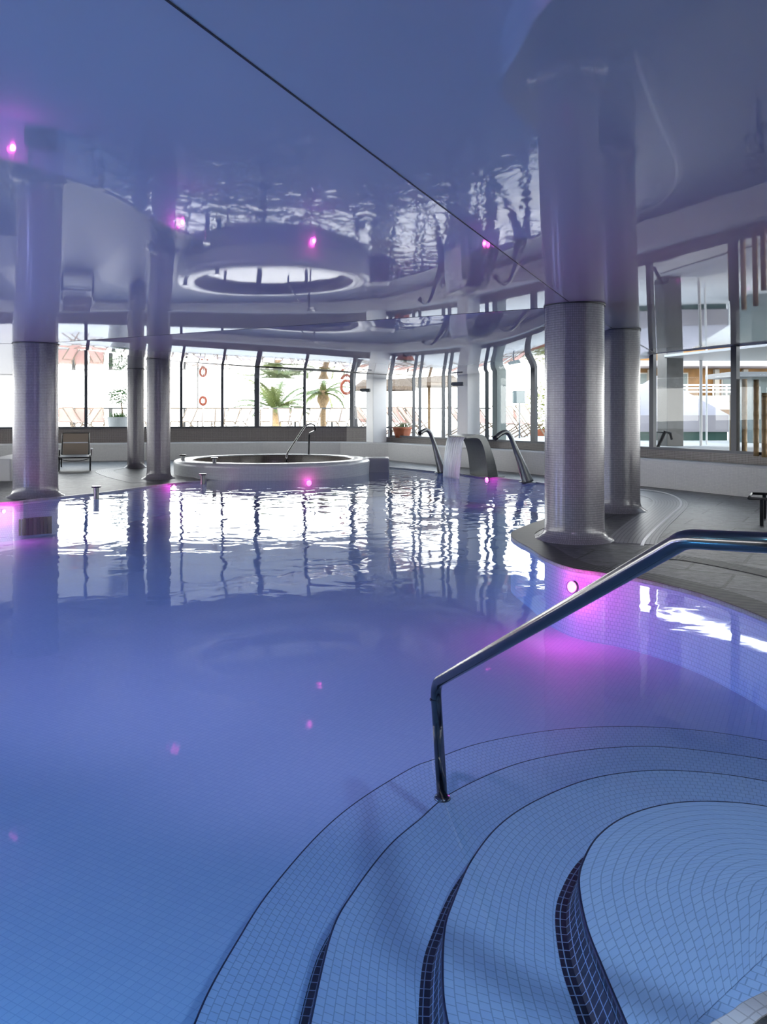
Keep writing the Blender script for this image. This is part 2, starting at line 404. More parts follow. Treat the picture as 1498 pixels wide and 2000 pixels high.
seam('trim_2', cA, cL1, lambda x,y: H)
seam('trim_3', cA, cB, lambda x,y: H)
seam('trim_4', cB, (5.35,15.7), lambda x,y: H, 0.008)
seam('trim_5', cL1, (-15.5,13.55), lambda x,y: H)

# roof over the membrane, header band above the glass
bm = BM(); prism(bm, [(-16,-5.5),(11.5,-5.5),(11.5,2),(10.0,7.6),(7.1,13.2),(5.7,15.95),(4.4,18.7),(0.55,25.4),(-1.1,26.2),(-4.2,26.35),(-16,22.9)], 2.85, 3.05)
struct(obj('ceiling_roof', bm, M['white']))
bm = BM(); wallstrip(bm, [(p[0]*1.002,p[1]+0.06) for p in WALLP], 2.60, 2.95)
struct(obj('wall_header', bm, M['white']))

# ------------------------------------------------------------------ deck, pool, benches
bm = BM(); sheet(bm, ROOM, [POOL], 0.0)
struct(obj('floor', bm, M['slate']))
bm = BM(); wallstrip(bm, POOL, -1.1, 0.0, True); struct(obj('wall_pool', bm, M['pooltile_uv']))
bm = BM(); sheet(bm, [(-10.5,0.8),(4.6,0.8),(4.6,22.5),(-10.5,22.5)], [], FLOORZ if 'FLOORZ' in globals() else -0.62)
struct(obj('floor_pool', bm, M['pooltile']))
# water body
cen = Vector((sum(p[0] for p in POOL)/len(POOL), sum(p[1] for p in POOL)/len(POOL)))
bm = BM(); wp = []
for i, p in enumerate(POOL):
    a = Vector(POOL[i-1]); b = Vector(POOL[(i+1)%len(POOL)]); t = (b-a).normalized(); nn = Vector((-t.y,t.x))
    wp.append(Vector(p)+nn*0.012)
sheet(bm, wp, [], WATER); tops = list(bm.verts)
r = bmesh.ops.extrude_face_region(bm, geom=list(bm.faces))
for v in r['geom']:
    if isinstance(v, bmesh.types.BMVert): v.co.z = -0.9
tag(obj('pool_water', bm, M['water']), 'still blue lit water filling the indoor pool', 'water', kind='stuff')

# coping strip round the pool and grating beside it
poolR = POOL[6*14:6*31]
bm = BM(); ribbon(bm, POOL+POOL[:1], 0.05, -0.03, 0.004, 1); struct(obj('trim_6', bm, M['coping']))
def strip(name, pts, w, mat, label, cat, z1=0.006, side=0, n=8):
    bm = BM(); ribbon(bm, catmull(pts, n), w, -0.01, z1, side)
    return tag(obj(name, bm, mat), label, cat)

# low bench walls (pale mosaic) and dark mosaic upstand below the glass
def bench_seg(i0, i1, name):
    bm = BM()
    pts = BENCH[i0:i1+1]; back = WALLP_B[i0:i1+1]
    wallstrip(bm, pts, 0.0, 0.50)
    uvl = bm.loops.layers.uv.verify()
    acc = 0
    for k in range(len(pts)-1):
        a, b, c, d = pts[k], pts[k+1], back[k+1], back[k]
        L = math.dist(a,b)
        ai = (a[0]+(d[0]-a[0])*0.05, a[1]+(d[1]-a[1])*0.05); bi = (b[0]+(c[0]-b[0])*0.05, b[1]+(c[1]-b[1])*0.05)
        for q0,q1,q2,q3,zz in ((a,b,bi,ai,(0.5,0.5,0.53,0.53)),(ai,bi,c,d,(0.53,)*4)):
            f = bm.faces.new([bm.verts.new((q[0],q[1],z)) for q,z in zip((q0,q1,q2,q3),zz)])
            for l,(s,t) in zip(f.loops, ((acc,0),(acc+L,0),(acc+L,0.4),(acc,0.4))): l[uvl].uv=(s,t)
        acc += L
    bmesh.ops.remove_doubles(bm, verts=bm.verts, dist=1e-5)
    return struct(obj(name, bm, M['benchtile']))
WALLP_B = [(-15.5,22.6),(-9.9,24.24),(-4.15,25.95),(-1.2,25.8),(0.3,25.0),(4.1,18.45),(5.4,15.75),(6.8,13.0),(9.6,7.5),(11,2),(11,-5)]
bench_seg(0,2,'wall_bench_left'); bench_seg(2,3,'wall_bench_back'); bench_seg(3,4,'wall_bench_corner'); bench_seg(4,10,'wall_bench_right')
bm = BM(); wallstrip(bm, [(-15.5,22.6),(-4.15,25.95),(-1.2,25.8),(-0.55,25.45)], 0.5, 0.97); struct(obj('wall_sill_back', bm, M['darktile']))
bm = BM(); wallstrip(bm, [(-0.55,25.45),(0.3,25.0),(4.1,18.45),(5.4,15.75),(6.8,13.0),(9.6,7.5),(11,2),(11,-5)], 0.5, 0.70); struct(obj('wall_sill_right', bm, M['darktile']))
bm = BM(); wallstrip(bm, [(11,-5),(-15.5,-5)], 0, 2.9); struct(obj('wall_rear', bm, M['white']))
bm = BM(); wallstrip(bm, [(-15.5,-5),(-15.5,22.6)], 0, 0.7); struct(obj('wall_left', bm, M['white']))
for k in range(7):
    y0, y1 = -5+k*3.94, -5+(k+1)*3.94
    bm = BM(); box(bm, (-15.5,y0,1.65), (0.1,0.12,1.94)); box(bm, (-15.5,(y0+y1)/2,0.73), (0.11,y1-y0,0.06)); w = struct(obj('window_%d'%(40+k), bm, M['frame']))
    bm = BM(); wallstrip(bm, [(-15.5,y0),(-15.5,y1)], 0.76, 2.62); obj('glass_pane', bm, M['glass'], w)

# ------------------------------------------------------------------ windows
def ray_wall(px):
    k = (px-CX)/F
    for a, b in zip(WALLP, WALLP[1:]):
        # x = k*y
        den = (b[0]-a[0]) - k*(b[1]-a[1])
        if abs(den) < 1e-9: continue
        t = (k*a[1]-a[0])/den
        if -1e-6 <= t <= 1+1e-6: return Vector((a[0]+t*(b[0]-a[0]), a[1]+t*(b[1]-a[1])))
MULL = [(30,.08),(168,.09),(262,.07),(354,.08),(434,.08),(502,.16),(595,.09),(688,.13),(762,.11),(808,.035),(820,.035),(866,.05),(878,.05),
        (951,.05),(1043,.16),(1160,.10),(1275,.11),(1436,.12)]
NODES = [(Vector((-15.4,22.63)),.1)] + [(ray_wall(p),w) for p, w in MULL]
NODES += [(Vector((7.9,10.84)),.11),(Vector((9.6,7.5)),.11),(Vector((10.3,4.75)),.11),(Vector((11,2)),.11),(Vector((11,-1.5)),.11),(Vector((11,-4.95)),.11)]
WINTOP = 2.62
for i in range(len(NODES)-1):
    (a, wa), (b, wb) = NODES[i], NODES[i+1]
    sill = 0.97 if a.y > 25.3 or a.x < -0.5 else 0.70
    # split bay where the wall turns
    pts = [a] + [Vector(q) for q in WALLP if min(a.x,b.x)-1e-4 < q[0] < max(a.x,b.x)+1e-4 and (Vector(q)-a).length > .05 and (Vector(q)-b).length > .05 and (a.x < 10.9)] + [b]
    t = (b-a).normalized(); rz = math.atan2(t.y,t.x)
    bm = BM()
    box(bm, (a.x,a.y,(sill+WINTOP)/2), (wa,0.09,WINTOP-sill), rz)
    if i == len(NODES)-2: box(bm, (b.x,b.y,(sill+WINTOP)/2), (wb,0.09,WINTOP-sill), rz)
    for p, q in zip(pts, pts[1:]):
        m = (p+q)/2; L = (q-p).length; r2 = math.atan2((q-p).y,(q-p).x)
        box(bm, (m.x,m.y,sill+0.025), (L,0.11,0.05), r2)
    w = struct(obj('window_%d'%(i+1), bm, M['frame']))
    bm = BM(); wallstrip(bm, [(p.x,p.y) for p in pts], sill+0.05, WINTOP)
    if i == 0: obj('roller_blind', bm, M['blind'], w)
    else: obj('glass_pane', bm, M['glass'], w)

# ------------------------------------------------------------------ columns
def column(x, y, r, label, top=H, cz=None):
    bm = BM()
    prof = [(r+0.11,0.0),(r+0.10,0.012),(r+0.055,0.03),(r+0.02,0.065),(r+0.004,0.12),(r,0.2),(r,top+0.07)]
    lathe(bm, prof, 64)
    o = obj('tiled_column', bm, M['column'], smooth=True, loc=(x,y,0)); tag(o, label, 'column')
    bm = BM(); lathe(bm, [(r+0.001,top-0.012),(r+0.012,top-0.012),(r+0.012,top+0.006),(r+0.001,top+0.006)], 64)
    obj('top_ring', bm, M['seam'], o)
column(cA[0],cA[1],0.325,'thick round column in violet-grey mosaic nearest the sloping handrail', H)
column(cB[0],cB[1],0.325,'round grey mosaic column directly behind the nearest thick column', H)
column(cL1[0],cL1[1],0.36,'thick round mosaic column at the left pool edge, left of the sun lounger', H)
column(-4.91,17.32,0.25,'slim round column between the thinnest column and the whirlpool', zR(-4.91,17.05))
column(-6.53,20.92,0.215,'thinnest round mosaic column, standing farthest back right of the lounger', H)

def square_pillar(px, d, side, deg, z0, label, mat, top=2.62):
    x = (px-CX)/F*d
    bm = BM(); box(bm, (0,0,(z0+top)/2), (side,side,top-z0)); bevel_all(bm, 0.008, 1)
    o = obj('square_pillar', bm, mat, loc=(x,d,0)); o.rotation_euler.z = math.radians(deg)
    return tag(o, label, 'pillar')
p1 = square_pillar(735,24.98,0.475,28,0.53,'white square pillar standing on the corner of the tiled bench', M['pillar'], 2.55)
p2 = square_pillar(915,20.95,0.43,34,0.53,'white and grey square pillar rising behind the steel cascade', M['pillar'], 2.52)
p3 = square_pillar(975,20.6,0.27,18,0.70,'narrow grey square pillar just right of the one behind the cascade', principled('grey green pillar',(0.22,0.26,0.25),0.5), 2.62)
p4 = square_pillar(1309,17.6,0.40,12,0.70,'dark square pillar outside the right-hand glass', M['darkpillar'], 2.9)

# ------------------------------------------------------------------ steps into the pool
SZ = [-0.12,-0.24,-0.36,-0.48]
FLARE = [0.075,0.07,0.06,0.05]
STEPS = [
 [(1260,2090),(1224,2000),(1177,1889),(1145,1805),(1131,1726),(1140,1680),(1168,1633),(1219,1596),(1294,1572),(1382,1565),(1498,1575),(1640,1612)],
 [(905,2110),(875,2000),(865,1922),(868,1819),(884,1763),(921,1680),(977,1610),(1052,1561),(1154,1521),(1266,1505),(1382,1509),(1498,1526),(1660,1563)],
 [(590,2100),(606,2000),(648,1820),(692,1740),(760,1652),(820,1600),(880,1550),(986,1500),(1080,1475),(1196,1460),(1313,1460),(1498,1484),(1680,1525)],
 [(340,2110),(380,2000),(412,1928),(460,1844),(524,1744),(620,1632),(700,1564),(800,1502),(848,1483),(940,1451),(1080,1426),(1219,1419),(1359,1426),(1498,1447),(1700,1490)]]
CEN = Vector((1.32,2.42))
steps = thing('pool_steps', 'curved white mosaic steps with navy risers leading down into the pool', 'steps', (CEN.x,CEN.y,SZ[0]))
EDGE = []
for k in range(4):
    pts = [gp(px,py,SZ[k]) for px,py in STEPS[k]]
    EDGE.append(catmull([(p.x,p.y) for p in pts], 8))
for k in range(4):
    e = EDGE[k]; z = SZ[k]
    n = len(e)
    bm = BM(); uvl = bm.loops.layers.uv.verify()
    # tread: rings from the nosing toward the centre, uv = (arc, radial)
    inner = EDGE[k-1] if k else None
    acc = [0]
    for i in range(1,n): acc.append(acc[-1]+math.dist(e[i],e[i-1]))
    if inner:
        # resample inner edge to n points by angle about the centre
        def resample(cv, m):
            L=[0]
            for i in range(1,len(cv)): L.append(L[-1]+math.dist(cv[i],cv[i-1]))
            out=[]
            for j in range(m):
                s=L[-1]*j/(m-1); i=0
                while i < len(L)-2 and L[i+1]<s: i+=1
                u=(s-L[i])/max(1e-9,L[i+1]-L[i]); out.append((cv[i][0]+(cv[i+1][0]-cv[i][0])*u, cv[i][1]+(cv[i+1][1]-cv[i][1])*u))
            return out
        e = resample(e, 96); n = 96
        inn = resample(inner, 96)
        acc = [0]
        for i in range(1,n): acc.append(acc[-1]+math.dist(e[i],e[i-1]))
        # let the tread run a little under the step above
        inn = [(q[0]+(CEN.x-q[0])*0.03, q[1]+(CEN.y-q[1])*0.03) for q in inn]
        NR = 10
    else:
        inn = [(CEN.x+(q[0]-CEN.x)*0.03, CEN.y+(q[1]-CEN.y)*0.03) for q in e]; NR = 16
    grid = []
    for r_ in range(NR+1):
        f_ = r_/NR
        grid.append([bm.verts.new((a[0]+(b[0]-a[0])*f_, a[1]+(b[1]-a[1])*f_, z)) for a,b in zip(e,inn)])
    for r_ in range(NR):
        for i in range(n-1):
            f = bm.faces.new((grid[r_][i],grid[r_][i+1],grid[r_+1][i+1],grid[r_+1][i]))
            W0 = math.dist(e[i],inn[i]); W1 = math.dist(e[i+1],inn[i+1])
            uu = (acc[i],acc[i+1],acc[i+1],acc[i])
            if k == 0:
                # keep tile length by shrinking the arc with the ring
                vv = (W0*r_/NR, W1*r_/NR, W1*(r_+1)/NR, W0*(r_+1)/NR)
                f0 = 1-r_/NR*0.97; f1 = 1-(r_+1)/NR*0.97
                uu = (acc[i]*f0, acc[i+1]*f0, acc[i+1]*f1, acc[i]*f1)
            else: vv = (W0*r_/NR, W1*r_/NR, W1*(r_+1)/NR, W0*(r_+1)/NR)
            for l,u,v in zip(f.loops, uu, vv): l[uvl].uv=(u,v)
    if k == 0:
        ex = [e[0],(0.95,1.62),(1.5,1.7),(2.0,2.1),(2.05,2.6),e[-1],(CEN.x,CEN.y)]
        vs = [bm.verts.new((p[0],p[1],z-0.0015)) for p in ex]; f = bm.faces.new(vs)
        for l,p in zip(f.loops, ex): l[uvl].uv = (p[0]*0.8-p[1]*0.6, p[0]*0.6+p[1]*0.8)
    st = obj('step', bm, M['pooltile_uv'], steps)
    bm = BM()
    zl = (SZ[k+1] if k<3 else -0.62)+0.002; fw = FLARE[k]; uvl = bm.loops.layers.uv.verify()
    prof_ = [(0.0,z-0.003),(0.002,z-0.05),(fw*0.35,zl+0.018),(fw*0.55,zl),(fw,zl)]; rows = []
    for i in range(n):
        a = Vector(e[max(i-1,0)]); c_ = Vector(e[min(i+1,n-1)]); t_ = (c_-a).normalized(); no_ = Vector((-t_.y,t_.x))
        rows.append([bm.verts.new((e[i][0]+no_.x*o_, e[i][1]+no_.y*o_, zz)) for o_,zz in prof_])
    hs = [0]
    for q0,q1 in zip(prof_,prof_[1:]): hs.append(hs[-1]+math.hypot(q1[0]-q0[0],q1[1]-q0[1]))
    for i in range(n-1):
        for q in range(len(prof_)-1):
            f = bm.faces.new((rows[i][q],rows[i+1][q],rows[i+1][q+1],rows[i][q+1]))
            for l,(u,v) in zip(f.loops, ((acc[i],hs[q]),(acc[i+1],hs[q]),(acc[i+1],hs[q+1]),(acc[i],hs[q+1]))): l[uvl].uv=(u,v)
    obj('riser', bm, M['navy'], st)
    bm = BM(); tube(bm, [(q[0],q[1],z-0.004) for q in e], 0.0055, 6); obj('nosing', bm, M['navytrim'], st)
    for o in (st,): pass
for o in steps.children: o.location = -steps.location
# ------------------------------------------------------------------ handrail into the pool
hr = thing('handrail', 'brushed steel handrail sloping down into the pool over the curved steps', 'handrail', (0.26,3.6,SZ[2]))
foot = gp(864,1560,SZ[2]); top = at(850,1335,3.6); b1 = at(1338,1052,1.94); b2 = at(1520,1061,1.78); b3 = Vector((1.35,1.45,1.09)); b4 = Vector((1.35,1.45,0.0))
bm = BM(); tube(bm, bend([foot, top], 0.07, 8)[:1] + bend([foot, top, b1], 0.07, 8)[1:-1] + bend([top, b1, b2, b3, b4], 0.03, 6)[1:], 0.024, 20)
o = obj('rail_tube', bm, M['steel'], hr, smooth=True); o.location = -hr.location
bm = BM(); lathe(bm, [(0.001,0.012),(0.034,0.012),(0.038,0.004),(0.038,0.0)], 24, (foot.x,foot.y,foot.z)); o = obj('base_flange', bm, M['steel'], hr, smooth=True); o.location = -hr.location
bm = BM(); tube(bm, [top-Vector((0,0,0.075)), top-Vector((0,0,0.07))], 0.0255, 20); o = obj('joint_ring', bm, M['steel'], hr); o.location = -hr.location

# ------------------------------------------------------------------ whirlpool tub
JC = Vector((-2.69,19.35,0)); JR = 2.36
jac = thing('whirlpool_tub', 'round raised whirlpool tub with grey mosaic rim beyond the pool', 'hot tub', JC)
bm = BM(); lathe(bm, [(JR-0.02,-0.9),(JR-0.02,0.0),(JR-0.01,0.22),(JR,0.27),(JR-0.03,0.31),(JR-0.09,0.33),(JR-0.38,0.335),(JR-0.42,0.325),(JR-0.44,0.30)], 96)
obj('rim', bm, M['jacuzzi'], jac, smooth=True)
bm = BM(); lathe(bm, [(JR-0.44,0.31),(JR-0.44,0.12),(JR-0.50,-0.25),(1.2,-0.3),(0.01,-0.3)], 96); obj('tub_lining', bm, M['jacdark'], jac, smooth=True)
bm = BM(); lathe(bm, [(0.001,0.12),(JR-0.445,0.12)], 64); o = obj('tub_water', bm, M['tubwater'] if 'tubwater' in M else None, jac)
m, t, oo = nt('tub water'); tr = N_(t,'ShaderNodeBsdfTransparent'); tr.inputs[0].default_value=(0.8,0.85,0.88,1); gl = N_(t,'ShaderNodeBsdfGlossy'); gl.inputs['Roughness'].default_value=0.05
fr = N_(t,'ShaderNodeFresnel'); fr.inputs['IOR'].default_value=1.35; mx = N_(t,'ShaderNodeMixShader')
nz = N_(t,'ShaderNodeTexNoise'); nz.inputs['Scale'].default_value=5; bp = N_(t,'ShaderNodeBump'); bp.inputs['Distance'].default_value=0.02; bp.inputs['Strength'].default_value=0.4
t.links.new(nz.outputs['Fac'],bp.inputs['Height']); t.links.new(bp.outputs[0],gl.inputs['Normal']); t.links.new(bp.outputs[0],fr.inputs['Normal'])
t.links.new(fr.outputs[0],mx.inputs[0]); t.links.new(tr.outputs[0],mx.inputs[1]); t.links.new(gl.outputs[0],mx.inputs[2]); t.links.new(mx.outputs[0],oo.inputs[0])
o.data.materials.clear(); o.data.materials.append(m)
bm = BM(); box(bm, (2.52,0.55,-0.25), (0.62,0.7,1.15)); bevel_all(bm, 0.04, 3); obj('overflow_block', bm, M['jacuzzi'], jac)
# handrail of the tub
tr_ = thing('tub_handrail', 'bright steel handrail with a hooked top on the whirlpool tub', 'handrail', at(560,905,18.4))
pp = [at(560,905,18.6), at(560,887,18.6), at(597,831,19.6), at(608,827,19.7), at(615,831,20.2), at(616,841,20.4), at(604,846,20.9), at(603,888,21.3)]
bm = BM(); tube(bm, bend([p - tr_.location for p in pp], 0.12, 5), 0.022, 10); obj('rail_tube', bm, M['steel'], tr_, smooth=True)

# small steel stubs on tub rim and pool edge
def stub(p, h, label, flange=True):
    o = thing('steel_stub', label, 'fitting', p, 0, 'short steel stubs round the whirlpool')
    bm = BM(); tube(bm, [(0,0,-0.02 if flange else 0),(0,0,h)], 0.045, 16); obj('stem', bm, M['darksteel'], o)
    bm = BM(); lathe(bm, [(0.0,h+0.025),(0.075,h+0.025),(0.08,h+0.012),(0.075,h),(0.0,h)], 20); obj('cap', bm, M['steel'], o)
stub(gp(188,972), 0.17, 'short capped steel stub at the pool edge right of the thick left column')
stub(gp(396,944), 0.17, 'short capped steel stub on the deck corner in front of the whirlpool')
stub(JC+Vector((-1.02,-1.93,0.33)), 0.10, 'short steel stub on the near side of the whirlpool rim')
stub(JC+Vector((-2.02,-0.72,0.33)), 0.10, 'short steel stub at the left end of the whirlpool rim')

# ------------------------------------------------------------------ water jets and cascade
def jet(label, px0, py0, pts, d0):
    basep = gp(px0,py0); d = basep.y
    o = thing('water_jet', label, 'water jet', basep, 0, 'swan-neck water jets')
    P = [at(px,py,d+dd)-basep for px,py,dd in pts]
    P = catmull([tuple(p) for p in P], 6)
    n = len(P); R = []
    bm = BM()
    for i in range(n):
        f = i/(n-1); R.append(0.048 + 0.075*max(0,1-f/0.45)**1.5 if f < 0.45 else 0.048)
    tube(bm, P, R, 14)
    obj('spout', bm, M['darksteel'], o, smooth=True)
    bm = BM(); tube(bm, [P[-2], Vector(P[-1])+(Vector(P[-1])-Vector(P[-2]))*0.6], 0.052, 14); obj('nozzle', bm, M['black'], o)
    bm = BM(); lathe(bm, [(0.0,0.014),(0.17,0.014),(0.18,0.0)], 24); obj('base_plate', bm, M['darksteel'], o)
jet('curved steel water jet left of the cascade', 863, 923, [(864,923,0),(856,895,0),(848,868,0),(840,846,-.05),(833,840,-.1),(826,842,-.2),(820,846,-.3)], 0)
jet('curved steel water jet right of the cascade', 1030, 942, [(1031,942,0),(1019,908,0),(1006,875,0),(996,851,-.05),(988,844,-.1),(978,847,-.18),(967,856,-.26)], 0)
wl = gp(918,927); wr = gp(953,932)
wdir = Vector((wr.x-wl.x, wr.y-wl.y, 0)); WL = wdir.length; wdir.normalize(); udir = Vector((wdir.y,-wdir.x,0))
if udir.x > 0: udir = -udir
cas = thing('steel_cascade', 'broad steel cascade spout pouring a sheet of water into the pool', 'fountain', wl)
outer = catmull([(-0.26,0.0),(-0.19,0.30),(-0.08,0.62),(0.02,0.84),(0.12,0.935),(0.26,0.95),(0.55,0.915)], 5)
innr = catmull([(0.55,0.87),(0.30,0.875),(0.19,0.82),(0.11,0.66),(0.05,0.42),(0.0,0.0)], 5)
prof = outer + innr
bm = BM()
def cpt(u, z, s): return udir*u + wdir*s + Vector((0,0,z))
A = [bm.verts.new(cpt(u,z,0)) for u,z in prof]; B = [bm.verts.new(cpt(u,z,WL)) for u,z in prof]
n = len(prof)
for i in range(n): bm.faces.new((A[i],A[(i+1)%n],B[(i+1)%n],B[i]))
bm.faces.new(A); bm.faces.new(B[::-1])
obj('spout_body', bm, M['darksteel'], cas)
bm = BM(); box(bm, udir*-0.12+wdir*WL/2+Vector((0,0,0.006)), (WL+0.2,0.5,0.012), math.atan2(wdir.y,wdir.x)); obj('base_plate', bm, M['darksteel'], cas)
bm = BM(); uvl = bm.loops.layers.uv.verify(); sh = catmull([(0.54,0.90),(0.60,0.84),(0.65,0.6),(0.69,0.3),(0.72,-0.03)], 5)
for (s0, off) in ((0.02,0.0),):
    NW = 24
    g = [[bm.verts.new(cpt(u+0.012*math.sin(j*1.9+i*0.15), z, 0.02+(WL-0.04)*j/NW + 0.03*(j/NW-0.5)*-i/len(sh))) for j in range(NW+1)] for i,(u,z) in enumerate(sh)]
    for i in range(len(sh)-1):
        for j in range(NW):
            f = bm.faces.new((g[i][j],g[i][j+1],g[i+1][j+1],g[i+1][j]))
            for l,(a,b) in zip(f.loops, ((j,i),(j+1,i),(j+1,i+1),(j,i+1))): l[uvl].uv=(a/NW*0.75,b/len(sh))
fl = obj('falling_water', bm, M['fall'], smooth=True); fl.location = wl
sol = fl.modifiers.new('thickness','SOLIDIFY'); sol.thickness = 0.012
tag(fl, 'white sheet of water falling from the steel cascade', 'waterfall', kind='stuff')

#EXT_BEGIN
# ------------------------------------------------------------------ furniture on the deck
def lounger_mesh():
    o = thing('sun_lounger', '', 'sun lounger')
    fr = BM()
    for s in (-1,1):
        tube(fr, [(s*0.36,-1.0,0.33),(s*0.36,0.95,0.33)], 0.018, 8)
        tube(fr, [(s*0.33,0.15,0.36),(s*0.33,0.68,0.90)], 0.016, 8)
    for y in (-1.0,-0.3,0.35,0.95): tube(fr, [(-0.36,y,0.33),(0.36,y,0.33)], 0.015, 8)
    tube(fr, [(-0.33,0.68,0.90),(0.33,0.68,0.90)], 0.016, 8)
    tube(fr, bend([(-0.34,-0.98,0.30),(-0.15,-0.98,0.25),(0.15,-0.98,0.25),(0.34,-0.98,0.30)],0.1,4), 0.010, 6)
    obj('frame', fr, M['black'], o, smooth=True)
    for s in (-1,1):
        for y in (-0.96,-0.55,0.80):
            b = BM(); box(b, (s*0.365,y,0.165), (0.035,0.045,0.33)); bevel_all(b,0.005,1); obj('leg', b, M['black'], o)
    st = BM(); n=10
    g=[[st.verts.new((x*0.345,-0.98+1.12*j/n,0.352-0.012*math.sin(PI*j/n)*(1-abs(x)))) for x in (-1,-.5,0,.5,1)] for j in range(n+1)]
    for j in range(n):
        for i in range(4): st.faces.new((g[j][i],g[j][i+1],g[j+1][i+1],g[j+1][i]))
    q = obj('seat_sling', st, M['padgrey'], o, smooth=True); sm=q.modifiers.new('thickness','SOLIDIFY'); sm.thickness=0.012
    bk = BM(); box(bk, (0,0.415,0.63), (0.62,0.014,0.75)); bmesh.ops.rotate(bk, verts=bk.verts, cent=(0,0.415,0.63), matrix=Matrix.Rotation(math.radians(-44.5),3,'X'))
    q = obj('backrest', bk, M['sling'], o)
    b = BM(); box(b, (0,0.335,0.66), (0.62,0.012,0.03)); obj('back_band', b, M['padgrey'], q)
    for s in (-1,1):
        b = BM(); box(b, (s*0.40,0.12,0.50), (0.06,0.42,0.025)); bevel_all(b,0.008,2); a = obj('armrest', b, M['padgrey'], o)
        b = BM(); box(b, (s*0.385,-0.02,0.41), (0.025,0.03,0.17)); obj('arm_post', b, M['black'], a)
        b = BM(); box(b, (s*0.385,0.27,0.41), (0.025,0.03,0.17)); obj('arm_post', b, M['black'], a)
    return o
lg = lounger_mesh(); lg.location = (-7.98,20.55,0); lg.rotation_euler.z = math.radians(20)
lg['label'] = 'black framed sun lounger with tan backrest facing the pool between columns'
lg2 = copy_tree(lg); lg2.location = (5.62,9.9,0); lg2.rotation_euler.z = math.radians(62)
lg2['label'] = 'black lounger frame cut off by the right edge of the picture'
for o_ in (lg, lg2): o_['group'] = 'indoor sun loungers'

b = BM(); prism(b, [(-12.5,17.3),(-8.15,17.15),(-7.75,16.75),(-7.72,16.6),(-12.5,16.6)][::-1] if False else [(-12.5,16.5),(-7.75,16.5),(-7.75,17.0),(-8.9,21.0),(-9.3,21.0),(-8.3,17.1),(-12.5,17.1)], 0.0, 0.47); bevel_all(b,0.025,2)
tag(obj('low_planter_wall', b, M['benchtile']), 'low white rimmed planter wall at the far left edge behind the thick column', 'planter')

# deck channel covers and gratings
strip('channel_cover', [tuple(gp(px,py).xy) for px,py in [(1185,957),(1235,961),(1275,967),(1302,975),(1308,986),(1290,1003),(1262,1026),(1240,1048),(1232,1062)]], 0.52, M['band'], 'pale curving ribbed channel cover in the deck round the far right column', 'drain cover', 0.005)
strip('edge_strip', [tuple(gp(px,py).xy) for px,py in [(1240,955),(1290,961),(1322,972),(1330,987),(1312,1005),(1285,1029),(1262,1052),(1254,1066)]], 0.035, M['white_line'], 'thin white strip along the outer side of the curved channel cover', 'strip', 0.008)
strip('drain_grate', [tuple(gp(px,py).xy) for px,py in [(1296,1088),(1345,1092),(1420,1105),(1498,1121),(1640,1155)]], 0.24, M['grate'], 'dark slotted drain grate crossing the slate deck behind the handrail', 'drain grate', 0.005)
RG = [p for p in POOL if p[0] > 1.3 and 2.6 < p[1] < 10.7]
b = BM(); ribbon(b, RG, 0.27, -0.01, 0.006, 1)
GR = obj('overflow_grate', b, M['grate']); tag(GR, 'ribbed overflow grate following the right pool edge', 'drain grate')
strip('channel_cover', [tuple(gp(px,py).xy) for px,py in [(262,912),(222,916),(204,921),(228,931),(278,943)]], 0.42, M['band'], 'pale chevron shaped channel cover in the deck right of the lounger', 'drain cover', 0.005)

# terracotta bowl on the sill, security cameras
def bowl(p, r, h, label):
    o = thing('terracotta_planter', label, 'plant pot', p)
    b = BM(); lathe(b, [(0.0,0.0),(r*0.72,0.0),(r*0.9,h*0.5),(r*0.97,h*0.78),(r*1.04,h*0.80),(r*1.05,h*0.98),(r*0.98,h),(r*0.92,h*0.9),(0.0,h*0.85)], 32); obj('bowl', b, M['terracotta'], o, smooth=True)
    b = BM(); grassy(b, 70, r*0.75, h*0.85, h*0.75); obj('grass', b, M['leaf'], o)
def grassy(b, n, r, z0, h):
    for i in range(n):
        a = random.uniform(0,2*PI); rr = r*math.sqrt(random.random()); x, y = rr*math.cos(a), rr*math.sin(a)
        L = h*random.uniform(0.6,1.1); lean = random.uniform(0.1,0.8); a2 = a+random.uniform(-.8,.8); w = 0.012+h*0.012
        px, py = -math.sin(a2)*w, math.cos(a2)*w; prev=None
        for k in range(5):
            t = k/4; cx = x+math.cos(a2)*lean*L*t*t; cy = y+math.sin(a2)*lean*L*t*t; cz = z0+L*(t-0.45*lean*t*t)
            ww = 1-t*0.95
            cur = (b.verts.new((cx-px*ww,cy-py*ww,cz)), b.verts.new((cx+px*ww,cy+py*ww,cz)))
            if prev: b.faces.new((prev[0],prev[1],cur[1],cur[0]))
            prev = cur
def leafball(b, c, r, n, s, sq=1.0):
    for i in range(n):
        v = Vector((random.gauss(0,1),random.gauss(0,1),random.gauss(0,1))).normalized()*r*random.uniform(0.55,1.05); v.z *= sq
        p = Vector(c)+v
        q = Matrix.Rotation(random.uniform(0,6.3),3,'Z') @ Matrix.Rotation(random.uniform(-1.2,1.2),3,'X')
        u = q @ Vector((s,0,0)); w_ = q @ Vector((0,s*0.45,0))
        b.faces.new([b.verts.new(p+u),b.verts.new(p+w_+Vector((0,0,s*.15))),b.verts.new(p-u),b.verts.new(p-w_+Vector((0,0,s*.15)))])
GZ = 0.68
bowl(Vector((at(786,855,24.55).x,24.75,GZ)), 0.29, 0.33, 'terracotta bowl of grass beyond the glass beside the white square pillar')
